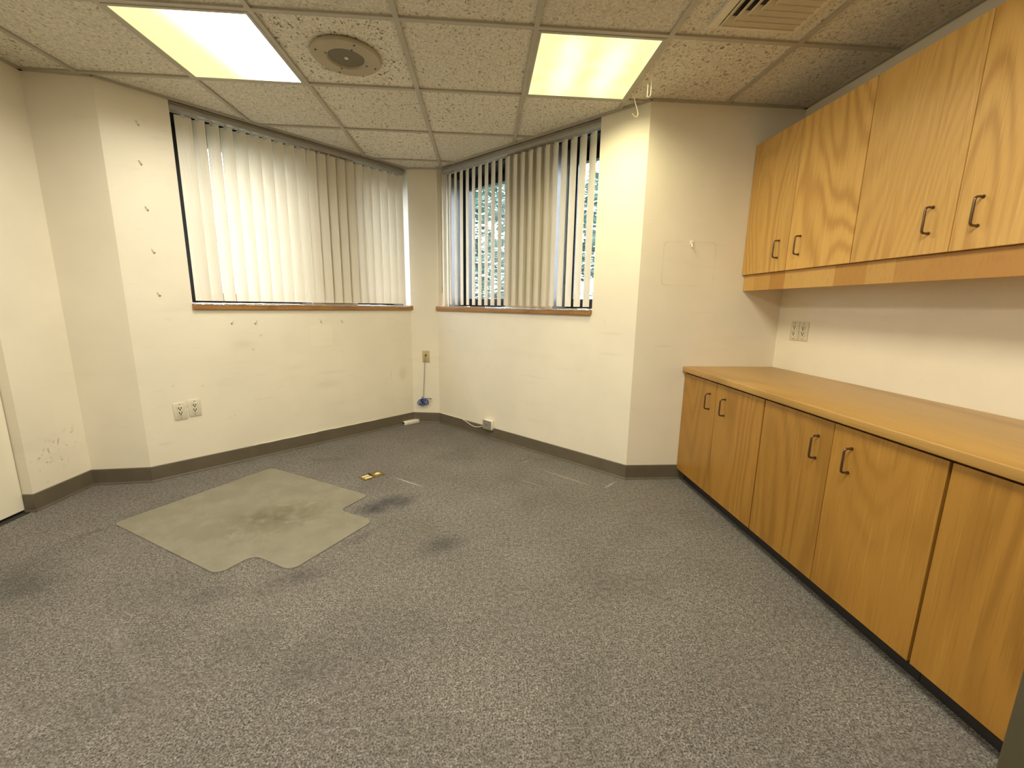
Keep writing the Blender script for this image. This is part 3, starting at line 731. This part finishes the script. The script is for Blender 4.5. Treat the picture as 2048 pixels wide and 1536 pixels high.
tube(bm, [FC @ Vector(p) for p in ((.118, -.03, .236), (.135, -.034, .250), (.152, -.034, .256), (.168, -.03, .255), (.178, -.026, .252))], .0032, 8)
tube(bm, [FC @ Vector(p) for p in ((.095, -.03, .240), (.093, -.03, .262), (.100, -.028, .275), (.106, -.026, .250))], .0028, 8)
obj('coil', bm, M_BLUE, root, smooth=True)
bm = NB(); box(bm, (.175, -.032, .247), (.190, -.020, .257), FC, .001); obj('plug', bm, M_BLUEGREY, root)
bm = NB(); ps = [FC @ Vector((.100 + .004 * math.cos(t), -.028 + .020 * math.cos(t), .224 + .024 * math.sin(t))) for t in [2 * PI * k / 16 for k in range(17)]]
tube(bm, ps, .003, 8); obj('tie', bm, M_DARK, root, smooth=True)

# surface box with its white cable
root = thing('telephone_box', 'grey faced surface box on the baseboard under the right window', 'junction box', FR @ Vector((.72, -.02, .09)))
bm = NB(); box(bm, (.655, -.036, .088), (.757, 0, .170), FR, .003); obj('housing', bm, M_WHITEPL2, root, smooth=True)
bm = NB(); box(bm, (.6555, -.0385, .0885), (.7565, -.0355, .1695), FR, .001); obj('face', bm, M_GREYPL, root)
bm = NB(); tube(bm, [FR @ Vector((.703, -.037, .128)), FR @ Vector((.703, -.040, .128))], .005, 12); obj('screw', bm, M_DARK, root)
bm = NB(); tube(bm, [FR @ Vector(p) for p in ((.02, -.004, .1075), (.20, -.004, .1075), (.34, -.005, .1085), (.40, -.010, .098), (.47, -.0115, .076), (.53, -.0115, .069), (.59, -.0115, .082), (.63, -.012, .097), (.657, -.016, .105))], .0031, 8)
tag(obj('telephone_cable', bm, M_WHITECAB, smooth=True), 'white cable sagging along the baseboard into the grey surface box', 'cable')
bm = NB(); tube(bm, [FW @ Vector((.60 + .035 * i, -.0045, .1065 + .0009 * math.sin(i * 1.3) + (.0025 if 13 < i < 18 else 0))) for i in range(31)], .0026, 7)
tag(obj('thin_cable', bm, M_WHITECAB, smooth=True), 'thin pale cable resting on the baseboard under the left window', 'cable')

# small white adapter on the carpet in the corner
dirA = Vector((.78, .63)).normalized()
FA = frame((-.772, 4.062), dirA); root = thing('cable_adapter', 'small white adapter box lying on the carpet in the corner', 'adapter', FA @ Vector((.08, .0, 0)))
bm = NB(); box(bm, (0, -.022, 0), (.165, .022, .034), FA, .003); obj('housing', bm, M_WHITEPL2, root, smooth=True)
bm = NB(); box(bm, (-.002, -.017, .006), (.004, .017, .029), FA); obj('port', bm, M_DARK, root)
bm = NB(); box(bm, (.03, -.0235, .012), (.14, -.021, .018), FA); obj('seam', bm, M_WHITEPL, root)

# floor box
a_ = Vector((-.844, 2.776)); FF = frame((-.784, 2.716), (.7, .714)); root = thing('floor_box', 'brass floor box with open covers set in the carpet beyond the mat', 'floor outlet', FF @ Vector((.078, .042, 0)))
for k in range(2):
    x0 = .080 * k
    bm = NB(); box(bm, (x0, 0, 0), (x0 + .076, .085, .005), FF, .002); obj('cover_plate', bm, M_BRASS, root, smooth=True)
    if k == 0:
        for yy in (.012, .046):
            bm = NB(); box(bm, (.014, yy, .0045), (.062, yy + .022, .0065), FF, .002); obj('socket_flap', bm, M_BRASS2, root)
    else:
        bm = NB(); box(bm, (x0 + .020, .026, .0045), (x0 + .056, .048, .0065), FF, .002); box(bm, (x0 + .034, .044, .0045), (x0 + .052, .058, .0065), FF, .001); obj('socket_flap', bm, M_BRASS2, root)
bm = NB(); box(bm, (.0765, .045, 0), (.0795, .090, .009), FF); obj('hinge', bm, M_DARK, root)

# ------------------------------------------------------------------ small hooks in the walls
def hook_bm(F):
    bm = NB(); tube(bm, [F @ Vector(p) for p in ((-.006, .002, .014), (-.006, -.004, .014), (-.003, -.008, .010), (.001, -.009, .004), (.003, -.009, -.002), (.003, -.006, -.006), (.002, -.004, -.004))], .0024, 8)
    return bm
hk = ((.170, 2.199, 'highest'), (.159, 1.980, 'second highest'), (.160, 1.721, 'middle'), (.164, 1.472, 'second lowest'), (.162, 1.211, 'lowest'))
for t, z, w_ in hk:
    F = FW @ Matrix.Translation((t, 0, z)); o = obj('wall_hook', hook_bm(F), M_WHITEPL)
    tag(o, w_ + ' of five tiny hooks in a column left of the left window', 'hook', 'tiny hooks left of the window')
    bm = NB(); tube(bm, [F @ Vector((.004, 0, -.007)), F @ Vector((.004, -.005, -.007))], .0040, 8); obj('nail', bm, M_BRONZE, o)
for t, z, w_ in ((.544, 1.028, 'leftmost'), (.693, 1.025, 'second from left'), (1.168, 1.028, 'third from left'), (1.345, 1.025, 'rightmost')):
    F = FW @ Matrix.Translation((t, 0, z)) @ Matrix.Scale(-1, 4, (1, 0, 0)) if w_ in ('leftmost', 'second from left') else FW @ Matrix.Translation((t, 0, z))
    o = obj('wall_hook', hook_bm(F), M_WHITEPL); tag(o, w_ + ' of four tiny hooks in a row under the left window sill', 'hook', 'tiny hooks under the window sill')
    bm = NB(); tube(bm, [F @ Vector((.004, 0, -.007)), F @ Vector((.004, -.005, -.007))], .0036, 8); obj('nail', bm, M_BRONZE, o)
FK = frame(P5, (1, 0)) @ Matrix.Translation((1.322 - P5.x, 0, 1.577))
bm = NB(); box(bm, (-.010, -.006, -.004), (.010, 0, .022), FK, .003); tube(bm, [FK @ Vector(p) for p in ((0, -.004, .0), (0, -.012, -.010), (0, -.016, -.020), (0, -.020, -.016))], .0045, 8)
tag(obj('wall_hook', bm, M_WHITEPL2, smooth=True), 'small white hook on the back wall above a faint square outline', 'hook')

# ------------------------------------------------------------------ chair mat
e1 = Vector((.8625, -.506)); A0 = Vector((-1.953, 2.198)); e2 = Vector((.506, .8625)); bW, bH, l0, l1, lx = .930, .885, .160, .665, 1.187
def arc(c_, r, a0, a1, n=8): return [(c_[0] + r * math.cos(a0 + (a1 - a0) * i / n), c_[1] + r * math.sin(a0 + (a1 - a0) * i / n)) for i in range(n + 1)]
pts = arc((.03, .03), .03, PI, 1.5 * PI) + arc((bW - .05, .05), .05, -PI / 2, 0)
pts += arc((bW + .05, l0 - .045), .05, PI, PI / 2, 8) + arc((lx - .05, l0 + .055), .05, -PI / 2, 0) + arc((lx - .04, l1 - .04), .04, 0, PI / 2)
pts += arc((bW + .04, l1 + .04), .04, 1.5 * PI, PI) + arc((bW - .03, bH - .03), .03, 0, PI / 2) + arc((.03, bH - .03), .03, PI / 2, PI)
FM = Matrix(((e1.x, e2.x, 0, A0.x), (e1.y, e2.y, 0, A0.y), (0, 0, 1, 0), (0, 0, 0, 1)))
bm = NB(); prism(bm, pts, .001, .0045, FM)
tag(obj('chair_mat', bm, M_MAT), 'worn translucent plastic chair mat with a lip lying on the carpet', 'floor mat')

# ------------------------------------------------------------------ outdoors
bm = NB(); box(bm, (-40, -10, -.75), (40, 40, -.65)); g = struct('ground', bm, M_GRASS, 'grass outside the windows', 'ground')
def tree(x, y, h, rad, seed, label, n=6500):
    R_ = random.Random(seed); root = thing('tree', label, 'tree', (x, y, -.65), 'trees outside the right window')
    bm = NB(); tube(bm, [(x + .05 * R_.uniform(-1, 1), y, -.65 + h * k / 6) for k in range(7)], [.12 * (1 - k / 8) for k in range(7)], 8); obj('trunk', bm, M_BARK, root, smooth=True)
    bm = NB()
    for i in range(n):
        while True:
            v = Vector((R_.uniform(-1, 1), R_.uniform(-1, 1), R_.uniform(-1, 1)))
            if .2 < v.length < 1: break
        if mnoise.noise(v * 2.6 + Vector((seed, 0, 0))) < -.10: continue
        c_ = Vector((x + v.x * rad, y + v.y * rad, -.65 + h * .60 + v.z * h * .52)); s_ = R_.uniform(.06, .12)
        Q = Matrix.Rotation(R_.uniform(0, 6.28), 3, 'Z') @ Matrix.Rotation(R_.uniform(-1.2, 1.2), 3, 'X')
        vs = [bm.verts.new(c_ + Q @ Vector(p)) for p in ((-s_, 0, 0), (-.2 * s_, -.45 * s_, .05 * s_), (s_, 0, 0), (-.2 * s_, .45 * s_, .05 * s_))]
        bm.faces.new(vs)
    obj('foliage', bm, M_LEAF, root)
tree(-.55, 8.2, 4.4, 1.25, 11, 'leafy green tree seen through the left pane of the right window')
tree(.9, 11.2, 5.0, 1.4, 23, 'leafy green tree farther right outside the right window')
tree(2.6, 7.6, 4.2, 1.2, 31, 'leafy green tree outside the right part of the right window')

# ------------------------------------------------------------------ world + exposure
w = bpy.data.worlds.new('sky'); S.world = w; w.use_nodes = True
bg = w.node_tree.nodes['Background']; bg.inputs[0].default_value = (0.83, 0.895, 1.0, 1); bg.inputs[1].default_value = 13.0
vs = S.view_settings; vs.view_transform = 'Standard'; vs.look = 'None'; vs.gamma = 1.0; vs.use_curve_mapping = False; vs.exposure = 0.24
